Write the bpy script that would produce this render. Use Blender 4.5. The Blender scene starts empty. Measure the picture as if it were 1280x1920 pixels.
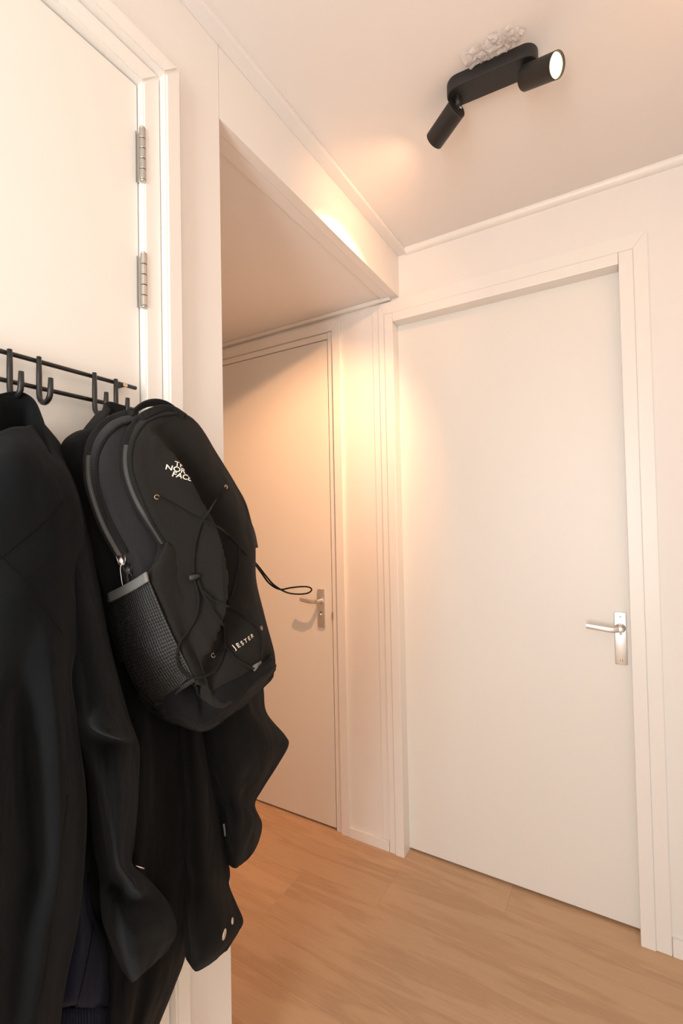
import bpy, bmesh, math, random
from mathutils import Vector, Matrix, noise
from mathutils.bvhtree import BVHTree
from mathutils.geometry import tessellate_polygon

S = bpy.context.scene
COL = S.collection
R = math.radians

# ------------------------------------------------------------------ camera
F_PX = 885.356
CAM = Vector((0.8101, -1.9108, 1.4451))
YAW, PITCH, ROLL = 0.5324, 0.0225, -0.0197
_fw = Vector((-math.sin(YAW)*math.cos(PITCH), math.cos(YAW)*math.cos(PITCH), math.sin(PITCH)))
_r0 = Vector((math.cos(YAW), math.sin(YAW), 0))
_u0 = _r0.cross(_fw)
_rt = math.cos(ROLL)*_r0 + math.sin(ROLL)*_u0
_up = -math.sin(ROLL)*_r0 + math.cos(ROLL)*_u0
cd = bpy.data.cameras.new('camera')
cam = bpy.data.objects.new('camera', cd)
COL.objects.link(cam)
cd.sensor_fit = 'VERTICAL'; cd.sensor_height = 36.0; cd.lens = F_PX/1920*36.0
cd.clip_start = 0.02
m = Matrix((_rt, _up, -_fw)).transposed().to_4x4(); m.translation = CAM
cam.matrix_world = m
S.camera = cam

# ------------------------------------------------------------------ light and exposure
S.view_settings.view_transform = 'Standard'
S.view_settings.look = 'None'
S.view_settings.gamma = 1.0
S.view_settings.use_curve_mapping = False
S.view_settings.exposure = 0.19
w = bpy.data.worlds.new('world'); S.world = w; w.use_nodes = True
w.node_tree.nodes['Background'].inputs[0].default_value = (0.75, 0.85, 1.0, 1)
w.node_tree.nodes['Background'].inputs[1].default_value = 0.3

WIN = dict(x0=0.36, x1=0.88, z0=0.55, z1=2.20, y=-3.30)     # unseen door glazing behind the camera, added as a source for the daylight
ad = bpy.data.lights.new('daylight_window', 'AREA')  # area light just inside the added glazing stands for the daylight
ad.shape = 'RECTANGLE'; ad.size = WIN['x1']-WIN['x0']; ad.size_y = WIN['z1']-WIN['z0']
ad.energy = 35.0; ad.color = (1.0, 0.98, 0.965)
ao = bpy.data.objects.new('daylight_window', ad); COL.objects.link(ao)
ao.location = ((WIN['x0']+WIN['x1'])/2, WIN['y']+0.035, (WIN['z0']+WIN['z1'])/2)
ao.rotation_euler = (R(90), 0, 0)          # -Z axis of the lamp looks along +Y
LAMP_W = 175.0
LAMP_COL = (1.0, 0.50, 0.25)

# ------------------------------------------------------------------ helpers
def ray(px, py):
    return _rt*((px-640)/F_PX) - _up*((py-960)/F_PX) + _fw
def PX(px, py, x):
    d = ray(px, py); return CAM + d*((x-CAM.x)/d.x)
def tag(o, label=None, cat=None, group=None, kind=None):
    if label: o['label'] = label
    if cat: o['category'] = cat
    if group: o['group'] = group
    if kind: o['kind'] = kind
    return o
def link(name, me, mat, parent=None, smooth=False):
    o = bpy.data.objects.new(name, me); COL.objects.link(o)
    if mat and not me.materials: me.materials.append(mat)
    if parent: o.parent = parent
    if smooth:
        for p in me.polygons: p.use_smooth = True
    return o
def mesh(name, v, f):
    me = bpy.data.meshes.new(name); me.from_pydata([tuple(a) for a in v], [], f); me.update()
    return me
def from_bm(name, bm):
    bmesh.ops.recalc_face_normals(bm, faces=bm.faces)
    me = bpy.data.meshes.new(name); bm.to_mesh(me); bm.free(); return me
def empty(name, loc=(0, 0, 0)):
    o = bpy.data.objects.new(name, None); COL.objects.link(o); o.location = loc; o.empty_display_size = .05
    return o
def add_box(bm, x0, x1, y0, y1, z0, z1, bevel=0.0):
    r = bmesh.ops.create_cube(bm, size=1)
    vs = r['verts']
    for v in vs:
        v.co = Vector((x0+(v.co.x+.5)*(x1-x0), y0+(v.co.y+.5)*(y1-y0), z0+(v.co.z+.5)*(z1-z0)))
    if bevel:
        es = list({e for v in vs for e in v.link_edges})
        bmesh.ops.bevel(bm, geom=es, offset=bevel, segments=2, affect='EDGES', profile=.6)
def boxes(name, lst, mat, parent=None, bevel=0.0, kind=None):
    bm = bmesh.new()
    for b in lst: add_box(bm, *b, bevel=bevel)
    o = link(name, from_bm(name, bm), mat, parent)
    if kind: o['kind'] = kind
    return o
def frame_of(d):
    d = d.normalized(); a = Vector((0, 0, 1)) if abs(d.z) < .9 else Vector((1, 0, 0))
    u = d.cross(a).normalized(); return u, d.cross(u).normalized()
def crom(pts, n, closed=False):
    """Catmull-Rom resample of a list of Vectors to n points (uniform in index)."""
    out = []; N = len(pts)
    for i in range(n):
        t = i/n*N if closed else i/(n-1)*(N-1)
        k = int(math.floor(t)); 
        if not closed: k = min(k, N-2)
        u = t-k
        g = (lambda j: pts[j % N]) if closed else (lambda j: pts[j] if 0 <= j < N else (pts[0]*2-pts[1] if j < 0 else pts[-1]*2-pts[-2]))
        a, b, c, d = g(k-1), g(k), g(k+1), g(k+2)
        out.append(0.5*((2*b)+(c-a)*u+(2*a-5*b+4*c-d)*u*u+(3*b-a-3*c+d)*u**3))
    return out
def tube_geo(pts, rad, seg=8, cap=True, flat=None, wdir=None):
    """sweep; flat=(w,t): elliptical ribbon with width direction wdir"""
    v, f = [], []
    n = len(pts); pu = None
    for i, p in enumerate(pts):
        d = (pts[min(i+1, n-1)]-pts[max(i-1, 0)]).normalized()
        if wdir is not None:
            wd = wdir[i] if isinstance(wdir, list) else wdir
            u = (wd-d*wd.dot(d)).normalized()
        elif pu is None: u, _ = frame_of(d)
        else: u = (pu-d*pu.dot(d)).normalized()
        pu = u; q = d.cross(u)
        ra, rb = (rad, rad) if not flat else (flat[0]/2, flat[1]/2)
        if isinstance(rad, list): ra = rb = rad[i]
        for s in range(seg):
            a = 2*math.pi*s/seg
            if flat:
                ca, sa = math.cos(a), math.sin(a)
                ca = math.copysign(abs(ca)**.5, ca); sa = math.copysign(abs(sa)**.5, sa)
                v.append(p+u*ca*ra+q*sa*rb)
            else: v.append(p+u*math.cos(a)*ra+q*math.sin(a)*rb)
    for i in range(n-1):
        for s in range(seg):
            a, b = i*seg+s, i*seg+(s+1) % seg
            f.append((a, b, b+seg, a+seg))
    if cap:
        f.append(tuple(reversed(range(seg)))); f.append(tuple(range((n-1)*seg, n*seg)))
    return v, f
def tube(name, pts, rad, mat, parent=None, seg=8, **k):
    v, f = tube_geo(pts, rad, seg, **k)
    return link(name, mesh(name, v, f), mat, parent, True)
def join_geo(lst):
    V, Fc = [], []
    for v, f in lst:
        o = len(V); V += list(v); Fc += [tuple(i+o for i in q) for q in f]
    return V, Fc
def lathe_geo(origin, axis, prof, seg=32):
    """prof: list of (radius, distance along axis)"""
    u, q = frame_of(axis); axis = axis.normalized()
    v, f = [], []
    for r, h in prof:
        for s in range(seg):
            a = 2*math.pi*s/seg
            v.append(origin+axis*h+(u*math.cos(a)+q*math.sin(a))*r)
    for i in range(len(prof)-1):
        for s in range(seg):
            a, b = i*seg+s, i*seg+(s+1) % seg
            f.append((a, b, b+seg, a+seg))
    f.append(tuple(reversed(range(seg)))); f.append(tuple(range((len(prof)-1)*seg, len(prof)*seg)))
    return v, f
def lathe(name, origin, axis, prof, mat, parent=None, seg=32, smooth=True):
    v, f = lathe_geo(origin, axis, prof, seg)
    o = link(name, mesh(name, v, f), mat, parent)
    if smooth: shade_auto(o.data)
    return o
def shade_auto(me, ang=35):
    for p in me.polygons: p.use_smooth = True
    bm = bmesh.new(); bm.from_mesh(me)
    for e in bm.edges:
        e.smooth = not (len(e.link_faces) == 2 and e.calc_face_angle(0) > R(ang))
    bm.to_mesh(me); bm.free()

# ------------------------------------------------------------------ materials
def mat(name, col, rough=.5, metal=0, spec=.5, bump=None, vary=None, sheen=0, coat=0):
    m = bpy.data.materials.new(name); m.use_nodes = True
    nt = m.node_tree; b = nt.nodes['Principled BSDF']
    b.inputs['Base Color'].default_value = (*col, 1); b.inputs['Roughness'].default_value = rough
    b.inputs['Metallic'].default_value = metal; b.inputs['Specular IOR Level'].default_value = spec
    if sheen:
        b.inputs['Sheen Weight'].default_value = sheen; b.inputs['Sheen Roughness'].default_value = .5
    if coat: b.inputs['Coat Weight'].default_value = coat
    tc = nt.nodes.new('ShaderNodeTexCoord')
    if vary:                    # (scale, amount): slight value variation
        n = nt.nodes.new('ShaderNodeTexNoise'); n.inputs['Scale'].default_value = vary[0]; n.inputs['Detail'].default_value = 4
        nt.links.new(tc.outputs['Object'], n.inputs['Vector'])
        mr = nt.nodes.new('ShaderNodeMapRange'); mr.inputs['To Min'].default_value = 1-vary[1]; mr.inputs['To Max'].default_value = 1+vary[1]
        nt.links.new(n.outputs['Fac'], mr.inputs['Value'])
        mx = nt.nodes.new('ShaderNodeVectorMath'); mx.operation = 'SCALE'
        mx.inputs[0].default_value = col; nt.links.new(mr.outputs[0], mx.inputs['Scale'])
        nt.links.new(mx.outputs[0], b.inputs['Base Color'])
    if bump:                    # (scale, strength, distance)
        n = nt.nodes.new('ShaderNodeTexNoise'); n.inputs['Scale'].default_value = bump[0]; n.inputs['Detail'].default_value = 3
        nt.links.new(tc.outputs['Object'], n.inputs['Vector'])
        bp = nt.nodes.new('ShaderNodeBump'); bp.inputs['Strength'].default_value = bump[1]; bp.inputs['Distance'].default_value = bump[2]
        nt.links.new(n.outputs['Fac'], bp.inputs['Height']); nt.links.new(bp.outputs[0], b.inputs['Normal'])
    return m
def emit(name, col, s):
    m = bpy.data.materials.new(name); m.use_nodes = True
    b = m.node_tree.nodes['Principled BSDF']
    b.inputs['Base Color'].default_value = (0, 0, 0, 1)
    b.inputs['Emission Color'].default_value = (*col, 1); b.inputs['Emission Strength'].default_value = s
    return m
M = {}
M['wall'] = mat('wall_paint', (.84, .81, .77), .55, vary=(6, .012), bump=(180, .06, .002))
M['ceil'] = mat('ceiling_paint', (.83, .80, .77), .8, vary=(5, .015), bump=(120, .08, .002))
M['gloss'] = mat('gloss_paint', (.86, .835, .79), .33, vary=(4, .01), bump=(9, .05, .004))
M['leaf'] = mat('door_leaf_paint', (.83, .81, .757), .42, vary=(3, .012), bump=(60, .04, .002))
M['alu'] = mat('satin_aluminium', (.72, .72, .71), .32, 1.0)
M['steel'] = mat('hinge_steel', (.52, .50, .47), .3, 1.0)
M['screw'] = mat('screw_steel', (.55, .55, .55), .25, 1.0)
M['dark'] = mat('dark_gap', (.02, .017, .014), .8)
M['rack'] = mat('black_powder_coat', (.012, .012, .012), .38)
M['lampb'] = mat('black_lamp_metal', (.013, .012, .011), .5, bump=(400, .1, .001))
M['brass'] = mat('screw_brass', (.8, .6, .4), .35, .8)
def cloth(name, col, rough=.85, sheen=.25, scale=900, amt=.25, crease=.35):
    """matt woven cloth: fine weave bump over soft creases"""
    m = mat(name, col, rough, 0, .06, bump=(scale, amt, .0012), vary=(14, .14), sheen=sheen*.1)
    nt = m.node_tree; b = nt.nodes['Principled BSDF']; b.inputs['Diffuse Roughness'].default_value = 1.0
    weave = next(n for n in nt.nodes if n.type == 'BUMP'); tc = next(n for n in nt.nodes if n.type == 'TEX_COORD')
    mp = nt.nodes.new('ShaderNodeMapping'); mp.inputs['Scale'].default_value = (1, 1, .55); mp.inputs['Rotation'].default_value = (.5, .2, 0)
    n = nt.nodes.new('ShaderNodeTexNoise'); n.inputs['Scale'].default_value = 17; n.inputs['Detail'].default_value = 3.5; n.inputs['Distortion'].default_value = .7
    bp = nt.nodes.new('ShaderNodeBump'); bp.inputs['Strength'].default_value = crease; bp.inputs['Distance'].default_value = .012
    nt.links.new(tc.outputs['Object'], mp.inputs['Vector']); nt.links.new(mp.outputs[0], n.inputs['Vector'])
    nt.links.new(n.outputs['Fac'], bp.inputs['Height']); nt.links.new(bp.outputs[0], weave.inputs['Normal'])
    return m
M['coatA'] = cloth('black_cotton_blue_cast', (.0072, .0083, .0092))
M['coatB'] = cloth('black_cotton_warm_cast', (.0062, .0060, .0057))
M['navy'] = cloth('navy_cotton', (.014, .016, .028))
M['packF'] = cloth('backpack_nylon', (.019, .0172, .0155), .7, .2)
M['packS'] = cloth('backpack_side_lit_nylon', (.032, .032, .034), .6, .25)  # lighter and cooler than the front: light caught on the side, in the colour
M['packD'] = cloth('backpack_dark_nylon', (.009, .009, .0088), .75, .15)
M['pipe'] = cloth('backpack_piping', (.017, .0165, .016), .6, .2)
M['strap'] = cloth('backpack_webbing', (.016, .0155, .015), .7, .25, 500)
M['cord'] = cloth('bungee_cord', (.014, .0137, .013), .6, .3)
M['teeth'] = mat('zipper_teeth', (.05, .05, .05), .35, 0, .6)
M['grey'] = mat('grey_binding', (.17, .17, .165), .6, bump=(600, .2, .001))
M['print'] = mat('white_print', (.82, .74, .62), .6)
M['silver'] = mat('silver_puller', (.75, .74, .76), .25, 1.0)
M['blackplastic'] = mat('black_plastic', (.02, .02, .02), .3)
M['snap'] = mat('snap_button', (.72, .68, .64), .35, .7)
def wood():
    m = bpy.data.materials.new('oak_laminate'); m.use_nodes = True
    nt = m.node_tree; b = nt.nodes['Principled BSDF']; L = nt.links.new
    tc = nt.nodes.new('ShaderNodeTexCoord'); oi = nt.nodes.new('ShaderNodeObjectInfo')
    off = nt.nodes.new('ShaderNodeVectorMath'); off.operation = 'SCALE'
    comb = nt.nodes.new('ShaderNodeCombineXYZ')
    for i in range(3): L(oi.outputs['Random'], comb.inputs[i])
    L(comb.outputs[0], off.inputs[0]); off.inputs['Scale'].default_value = 37.0
    add = nt.nodes.new('ShaderNodeVectorMath'); add.operation = 'ADD'
    L(tc.outputs['Object'], add.inputs[0]); L(off.outputs[0], add.inputs[1])
    mp = nt.nodes.new('ShaderNodeMapping'); mp.inputs['Scale'].default_value = (1.3, 9, 4)
    L(add.outputs[0], mp.inputs['Vector'])
    n1 = nt.nodes.new('ShaderNodeTexNoise'); n1.inputs['Scale'].default_value = 1.6; n1.inputs['Detail'].default_value = 3; n1.inputs['Distortion'].default_value = .6
    L(mp.outputs[0], n1.inputs['Vector'])
    # cathedral rings: bands of the slow noise
    ml = nt.nodes.new('ShaderNodeMath'); ml.operation = 'MULTIPLY'; ml.inputs[1].default_value = 26
    L(n1.outputs['Fac'], ml.inputs[0])
    sn = nt.nodes.new('ShaderNodeMath'); sn.operation = 'SINE'; L(ml.outputs[0], sn.inputs[0])
    mp2 = nt.nodes.new('ShaderNodeMapping'); mp2.inputs['Scale'].default_value = (7, 150, 20)
    L(add.outputs[0], mp2.inputs['Vector'])
    n2 = nt.nodes.new('ShaderNodeTexNoise'); n2.inputs['Scale'].default_value = 2; n2.inputs['Detail'].default_value = 4
    L(mp2.outputs[0], n2.inputs['Vector'])
    mm = nt.nodes.new('ShaderNodeMath'); mm.operation = 'MULTIPLY_ADD'; mm.inputs[1].default_value = .055; 
    n1s = nt.nodes.new('ShaderNodeMath'); n1s.operation = 'MULTIPLY_ADD'; n1s.inputs[1].default_value = .5; n1s.inputs[2].default_value = .25
    L(n1.outputs['Fac'], n1s.inputs[0]); L(sn.outputs[0], mm.inputs[0]); L(n1s.outputs[0], mm.inputs[2])
    m2 = nt.nodes.new('ShaderNodeMath'); m2.operation = 'MULTIPLY_ADD'; m2.inputs[1].default_value = .35
    L(n2.outputs['Fac'], m2.inputs[0]); L(mm.outputs[0], m2.inputs[2])
    cr = nt.nodes.new('ShaderNodeValToRGB')
    e = cr.color_ramp.elements
    e[0].position = .42; e[0].color = (.455, .272, .148, 1)
    e[1].position = .95; e[1].color = (.64, .43, .265, 1)
    x = e.new(.68); x.color = (.575, .368, .215, 1)
    L(m2.outputs[0], cr.inputs['Fac'])
    hsv = nt.nodes.new('ShaderNodeHueSaturation')
    mr = nt.nodes.new('ShaderNodeMapRange'); mr.inputs['To Min'].default_value = .93; mr.inputs['To Max'].default_value = 1.06
    L(oi.outputs['Random'], mr.inputs['Value']); L(mr.outputs[0], hsv.inputs['Value']); L(cr.outputs[0], hsv.inputs['Color'])
    L(hsv.outputs[0], b.inputs['Base Color'])
    b.inputs['Roughness'].default_value = .42
    bp = nt.nodes.new('ShaderNodeBump'); bp.inputs['Strength'].default_value = .12; bp.inputs['Distance'].default_value = .002
    L(n2.outputs['Fac'], bp.inputs['Height']); L(bp.outputs[0], b.inputs['Normal'])
    return m
M['wood'] = wood()
def mesh_cloth():
    m = mat('mesh_pocket_net', (.010, .010, .010), .6)
    nt = m.node_tree; b = nt.nodes['Principled BSDF']; L = nt.links.new
    uv = nt.nodes.new('ShaderNodeTexCoord')
    mp = nt.nodes.new('ShaderNodeMapping'); mp.inputs['Scale'].default_value = (22, 36, 1)
    L(uv.outputs['UV'], mp.inputs['Vector'])
    br = nt.nodes.new('ShaderNodeTexVoronoi'); br.inputs['Scale'].default_value = 1.0; br.inputs['Randomness'].default_value = .12
    L(mp.outputs[0], br.inputs['Vector'])
    cr = nt.nodes.new('ShaderNodeValToRGB'); cr.color_ramp.elements[0].position = .34; cr.color_ramp.elements[1].position = .46
    cr.color_ramp.elements[0].color = (.002, .002, .002, 1); cr.color_ramp.elements[1].color = (.025, .025, .024, 1)
    L(br.outputs['Distance'], cr.inputs['Fac']); L(cr.outputs[0], b.inputs['Base Color'])
    bp = nt.nodes.new('ShaderNodeBump'); bp.inputs['Strength'].default_value = .8; bp.inputs['Distance'].default_value = .002
    L(br.outputs['Distance'], bp.inputs['Height']); L(bp.outputs[0], b.inputs['Normal'])
    return m
M['net'] = mesh_cloth()
def glass():
    m = mat('window_glass', (.9, .95, 1), .05)
    b = m.node_tree.nodes['Principled BSDF']; b.inputs['Transmission Weight'].default_value = 1.0
    return m
M['glass'] = glass()
def film():
    m = mat('clear_plastic_film', (.93, .90, .88), .12)
    b = m.node_tree.nodes['Principled BSDF']; b.inputs['Transmission Weight'].default_value = .62; b.inputs['IOR'].default_value = 1.15
    return m
M['film'] = film()

# ------------------------------------------------------------------ room shell
ZC, ZL = 2.63, 2.441          # hall ceiling, lowered passage ceiling
XR, YF, XE = 1.28, WIN['y'], -1.95
YE = -1.084                   # where the left wall ends at the passage
D1 = dict(x0=-.028, x1=.830, z=2.325)
D2 = dict(x0=-1.214, x1=-.374, z=2.325)
D3 = dict(y0=-2.135, y1=-1.300, z=2.346)

def structure(o): o['kind'] = 'structure'; return o
# back wall with two door openings
o = boxes('wall_back', [(XE, D2['x0']-.04, 0, .12, 0, ZC), (D2['x0']-.04, D2['x1']+.04, 0, .12, D2['z']+.04, ZC),
    (D2['x1']+.04, D1['x0']-.04, 0, .12, 0, ZC), (D1['x0']-.04, D1['x1']+.04, 0, .12, D1['z']+.04, ZC),
    (D1['x1']+.04, XR+.1, 0, .12, 0, ZC)], M['wall'], kind='structure')
o = boxes('wall_left', [(-.10, 0, YF, D3['y0']-.03, 0, ZC), (-.10, 0, D3['y0']-.03, D3['y1']+.03, D3['z']+.03, ZC),
    (-.10, 0, D3['y1']+.03, YE, 0, ZC)], M['wall'], kind='structure')
boxes('wall_passage_front', [(XE, -.10, YE-.10, YE, 0, ZC)], M['wall'], kind='structure')
boxes('wall_passage_end', [(XE-.1, XE, YE-.1, .12, 0, ZC)], M['wall'], kind='structure')
boxes('wall_right', [(XR, XR+.1, YF, 0, 0, ZC)], M['wall'], kind='structure')
wf = boxes('wall_front', [(-.1, WIN['x0']-.08, YF-.12, YF, 0, ZC), (WIN['x1']+.08, XR+.1, YF-.12, YF, 0, ZC),
    (WIN['x0']-.08, WIN['x1']+.08, YF-.12, YF, WIN['z1']+.08, ZC)], M['wall'], kind='structure')
# cupboard behind the left door
boxes('wall_cupboard', [(-.62, -.60, YF, YE-.1, 0, ZC)], M['wall'], kind='structure')
# header board above the passage opening, butted against the wall end with a hairline joint
boxes('wall_header', [(-.035, 0, YE+.0016, -.0005, 2.433, ZC)], M['wall'], bevel=.0012, kind='structure')
boxes('ceiling', [(-.7, XR+.1, YF-.12, .12, ZC, ZC+.1)], M['ceil'], kind='structure')
boxes('ceiling_passage', [(XE, -.035, YE, 0, ZL, ZL+.05)], M['ceil'], kind='structure')
# slats and cornices
boxes('trim_1', [(.0, .040, YF, -.0005, 2.6135, ZC)], M['ceil'], bevel=.002, kind='structure')
bm = bmesh.new()
prof = [(0, 2.607)] + [(-.021*math.sin(R(a))-.002, ZC-.021*math.cos(R(a))-.002) for a in range(0, 91, 15)] + [(-.023, ZC), (0, ZC)]
v = [(.04, y, z) for y, z in prof] + [(XR, y, z) for y, z in prof]
n = len(prof)
f = [(i, (i+1) % n, n+(i+1) % n, n+i) for i in range(n)] + [tuple(range(n)), tuple(reversed(range(n, 2*n)))]
o = link('trim_2', mesh('trim_2', v, f), M['gloss']); structure(o); shade_auto(o.data)
boxes('trim_3', [(-.078, -.036, YE, -.0225, 2.4345, ZL)], M['ceil'], bevel=.0015, kind='structure')
boxes('trim_4', [(XE, -.036, -.022, -.0005, 2.423, ZL)], M['gloss'], bevel=.004, kind='structure')
# baseboards on the back wall
boxes('baseboard_back', [(-.300, -.100, -.012, -.0005, 0, .045)], M['gloss'], bevel=.002, kind='structure')
boxes('baseboard_right', [(.919, XR, -.012, -.0005, 0, .058)], M['gloss'], bevel=.002, kind='structure')
# narrow cover strip with a joint left of the big door frame
boxes('trim_5', [(-.131, -.099, -.004, -.0005, .046, 2.42)], M['gloss'], bevel=.001, kind='structure')

# floor planks
fl = boxes('floor', [(XE, XR+.1, YF-.12, .12, -.06, -.010)], M['dark'], kind='structure')
PWID, PLEN = .2065, 1.38
def plank_mesh(l):
    bm = bmesh.new(); add_box(bm, 0, l-.0002, .0001, PWID-.0001, -.010, 0)
    top = [e for e in bm.edges if all(abs(v.co.z) < 1e-6 for v in e.verts)]
    bmesh.ops.bevel(bm, geom=top, offset=.0007, segments=1, affect='EDGES')
    me = from_bm('plank', bm); me.materials.append(M['wood']); return me
pm = plank_mesh(PLEN)
ends = {0: .405, 1: -.02, 2: -.365, 3: .62, 4: .15}
rnd = random.Random(4)
row = 0; y = -.10
y0 = -.10 + PWID*1
rows = []
k = 0
while y0 > YF-.1:
    ya = y0-PWID
    e0 = ends.get(k, rnd.uniform(-.6, .6))
    x = e0-PLEN*math.ceil((e0-XE)/PLEN)
    while x < XR+.1:
        if not (x+PLEN < -.12 and ya+PWID < YE-.12):
            a, b = max(x, XE), min(x+PLEN, XR+.1)
            me = pm if (a == x and b == x+PLEN) else plank_mesh(b-a)
            o = link('plank', me, M['wood'], fl); o.location = (a, ya, 0)
        x += PLEN
    y0 = ya; k += 1

# ------------------------------------------------------------------ doors
def screw(loc, axis, parent, r=.0042):
    g = lathe_geo(Vector(loc), Vector(axis), [(r, 0), (r, .0008), (r*.75, .0016), (r*.3, .0018), (r*.3, .0009)], 14)
    return link('screw', mesh('screw', *g), M['screw'], parent, True)
# door 1: recessed in its frame
d1 = boxes('door_1', [(D1['x0']-.012, D1['x1']+.012, .047, .087, .010, D1['z']+.012)], M['leaf'], bevel=.0015, kind='structure')
x0, x1, zt = D1['x0'], D1['x1'], D1['z']
boxes('door_jamb', [(x0-.040, x0, -.017, .11, 0, zt+.040)], M['gloss'], d1, .0025)
boxes('door_jamb', [(x1, x1+.043, -.017, .11, 0, zt+.040)], M['gloss'], d1, .0025)
boxes('door_head', [(x0+.0005, x1-.0005, -.017, .11, zt, zt+.041)], M['gloss'], d1, .0025)
def architrave(x0, x1, zt, o1l, o2l, o1r, o2r, t1, t2, parent, ya, yb):
    """mitred architrave: left and right legs and head"""
    def prism(name, pts):
        bm = bmesh.new(); n = len(pts)
        a = [bm.verts.new((p[0], ya, p[1])) for p in pts]; b = [bm.verts.new((p[0], yb, p[1])) for p in pts]
        bm.faces.new(a); bm.faces.new(list(reversed(b)))
        for i in range(n): bm.faces.new((a[i], b[i], b[(i+1) % n], a[(i+1) % n]))
        bmesh.ops.recalc_face_normals(bm, faces=bm.faces)
        es = [e for e in bm.edges if all(abs(v.co.y-ya) < 1e-6 for v in e.verts)]
        bmesh.ops.bevel(bm, geom=es, offset=.002, segments=2, affect='EDGES')
        return link(name, from_bm(name, bm), M['gloss'], parent)
    if o1l is not None: prism('architrave', [(x0-o2l, 0), (x0-o1l, 0), (x0-o1l, zt+t1), (x0-o2l, zt+t2)])
    if o1r is not None: prism('architrave', [(x1+o1r, 0), (x1+o2r, 0), (x1+o2r, zt+t2), (x1+o1r, zt+t1)])
    prism('architrave', [(x0-(o1l or 0), zt+t1), (x1+(o1r or 0), zt+t1), (x1+(o2r or 0), zt+t2), (x0-(o2l or 0), zt+t2)])
architrave(x0, x1, zt, .0403, .070, .0433, .087, .0413, .094, d1, -.012, -.0004)
def lever_set(parent, xc, ydoor, z0, z1, zl, right_hinge_dir=-1, lock=False, length=.105, mt='alu', tall=True):
    """back plate with screws and a lever pointing along -x"""
    wp = .019
    pl = boxes('handle_plate', [(xc-wp, xc+wp, ydoor-.0085, ydoor-.0002, z0, z1)], M[mt], parent, .003)
    shade_auto(pl.data)
    screw((xc, ydoor-.0085, z1-.015), (0, -1, 0), pl); screw((xc, ydoor-.0085, z0+.015), (0, -1, 0), pl)
    screw((xc, ydoor-.0085, zl-.021), (0, -1, 0), pl)
    rose = lathe_geo(Vector((xc, ydoor-.0085, zl)), Vector((0, -1, 0)), [(.0165, 0), (.0165, .003), (.0135, .005), (.0115, .006), (.0105, .035), (.0095, .041), (.004, .043)], 28)
    yb = ydoor-.045
    ctl = [Vector((xc+.004, yb+.004, zl)), Vector((xc-.012, yb-.002, zl-.0005)), Vector((xc-.03, yb-.006, zl-.0005)), Vector((xc-.065, yb-.006, zl+.003)), Vector((xc-length, yb-.003, zl+.0065))]
    arm = tube_geo(crom(ctl, 22), .009, 16, flat=(.0185, .0125), wdir=Vector((0, 0, 1)))
    v, f = join_geo([rose, arm])
    lv = link('lever', mesh('lever', v, f), M[mt], parent); shade_auto(lv.data, 40)
    if lock:
        z = zl-.068
        lathe('lock_cylinder', Vector((xc-.002, ydoor-.0085, z)), Vector((0, -1, 0)), [(.0075, 0), (.0075, .006), (.006, .008), (.0045, .008), (.004, .004)], M['screw'], pl, 20)
        boxes('lock_slot', [(xc-.006, xc+.006, ydoor-.0092, ydoor-.0083, z+.011, z+.015)], M['dark'], pl)
    return pl
lever_set(d1, .800, .047, .922, 1.107, 1.052)
# door 2: flush in its frame at the end of the hall
d2 = boxes('door_2', [(D2['x0'], D2['x1']-.0055, .003, .043, .010, D2['z'])], M['leaf'], bevel=.0012, kind='structure')
x0, x1, zt = D2['x0']-.003, D2['x1'], D2['z']+.003
boxes('door_jamb', [(x0-.030, x0, -.002, .10, 0, zt+.030)], M['gloss'], d2, .0012)
boxes('door_jamb', [(x1+.0005, x1+.030, -.002, .10, 0, zt+.030)], M['gloss'], d2, .0012)
boxes('door_head', [(x0+.0005, x1, -.002, .10, zt, zt+.029)], M['gloss'], d2, .0012)
boxes('door_stop', [(x1-.02, x1+.0004, .044, .06, 0, zt), (x0, x0+.02, .044, .06, 0, zt), (x0+.02, x1-.02, .044, .06, zt-.02, zt)], M['dark'], d2)  # near-black colour puts the shade of the door gap into the stops
architrave(x0, x1, zt, .0305, .075, .0305, .075, .0305, .082, d2, -.013, -.0004)
boxes('strike_plate', [(x1-.0035, x1+.004, -.0035, .004, .985, 1.022)], M['steel'], d2)
lever_set(d2, -.437, .003, .945, 1.128, 1.073, lock=True, length=.092)
# door 3: cupboard door in the left wall, hinged next to the passage
d3 = boxes('door_3', [(-.052, -.012, D3['y0']+.002, D3['y1']-.0022, .010, D3['z']-.0035)], M['leaf'], bevel=.0015, kind='structure')
def frame_left(name, pts, xa, xb, bev=.003):
    bm = bmesh.new(); n = len(pts)
    a = [bm.verts.new((xb, p[0], p[1])) for p in pts]; b = [bm.verts.new((xa, p[0], p[1])) for p in pts]
    bm.faces.new(a); bm.faces.new(list(reversed(b)))
    for i in range(n): bm.faces.new((a[i], b[i], b[(i+1) % n], a[(i+1) % n]))
    bmesh.ops.recalc_face_normals(bm, faces=bm.faces)
    es = [e for e in bm.edges if all(abs(v.co.x-xb) < 1e-6 for v in e.verts)]
    bmesh.ops.bevel(bm, geom=es, offset=bev, segments=3, affect='EDGES')
    o = link(name, from_bm(name, bm), M['gloss'], d3); shade_auto(o.data); return o
ya, yb, zt = D3['y0'], D3['y1'], D3['z']
def mitred(name, i, o, xa, xb, bev):
    frame_left(name, [(yb+i, 0), (yb+o, 0), (yb+o, zt+o), (yb+i, zt+i)], xa, xb, bev)
    frame_left(name, [(ya-o, 0), (ya-i, 0), (ya-i, zt+i), (ya-o, zt+o)], xa, xb, bev)
    frame_left(name, [(ya-i, zt+i), (yb+i, zt+i), (yb+o, zt+o), (ya-o, zt+o)], xa, xb, bev)
mitred('door_jamb', 0, .040, -.09, .006, .003)
mitred('architrave', .0402, .078, .0003, .025, .004)
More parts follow.
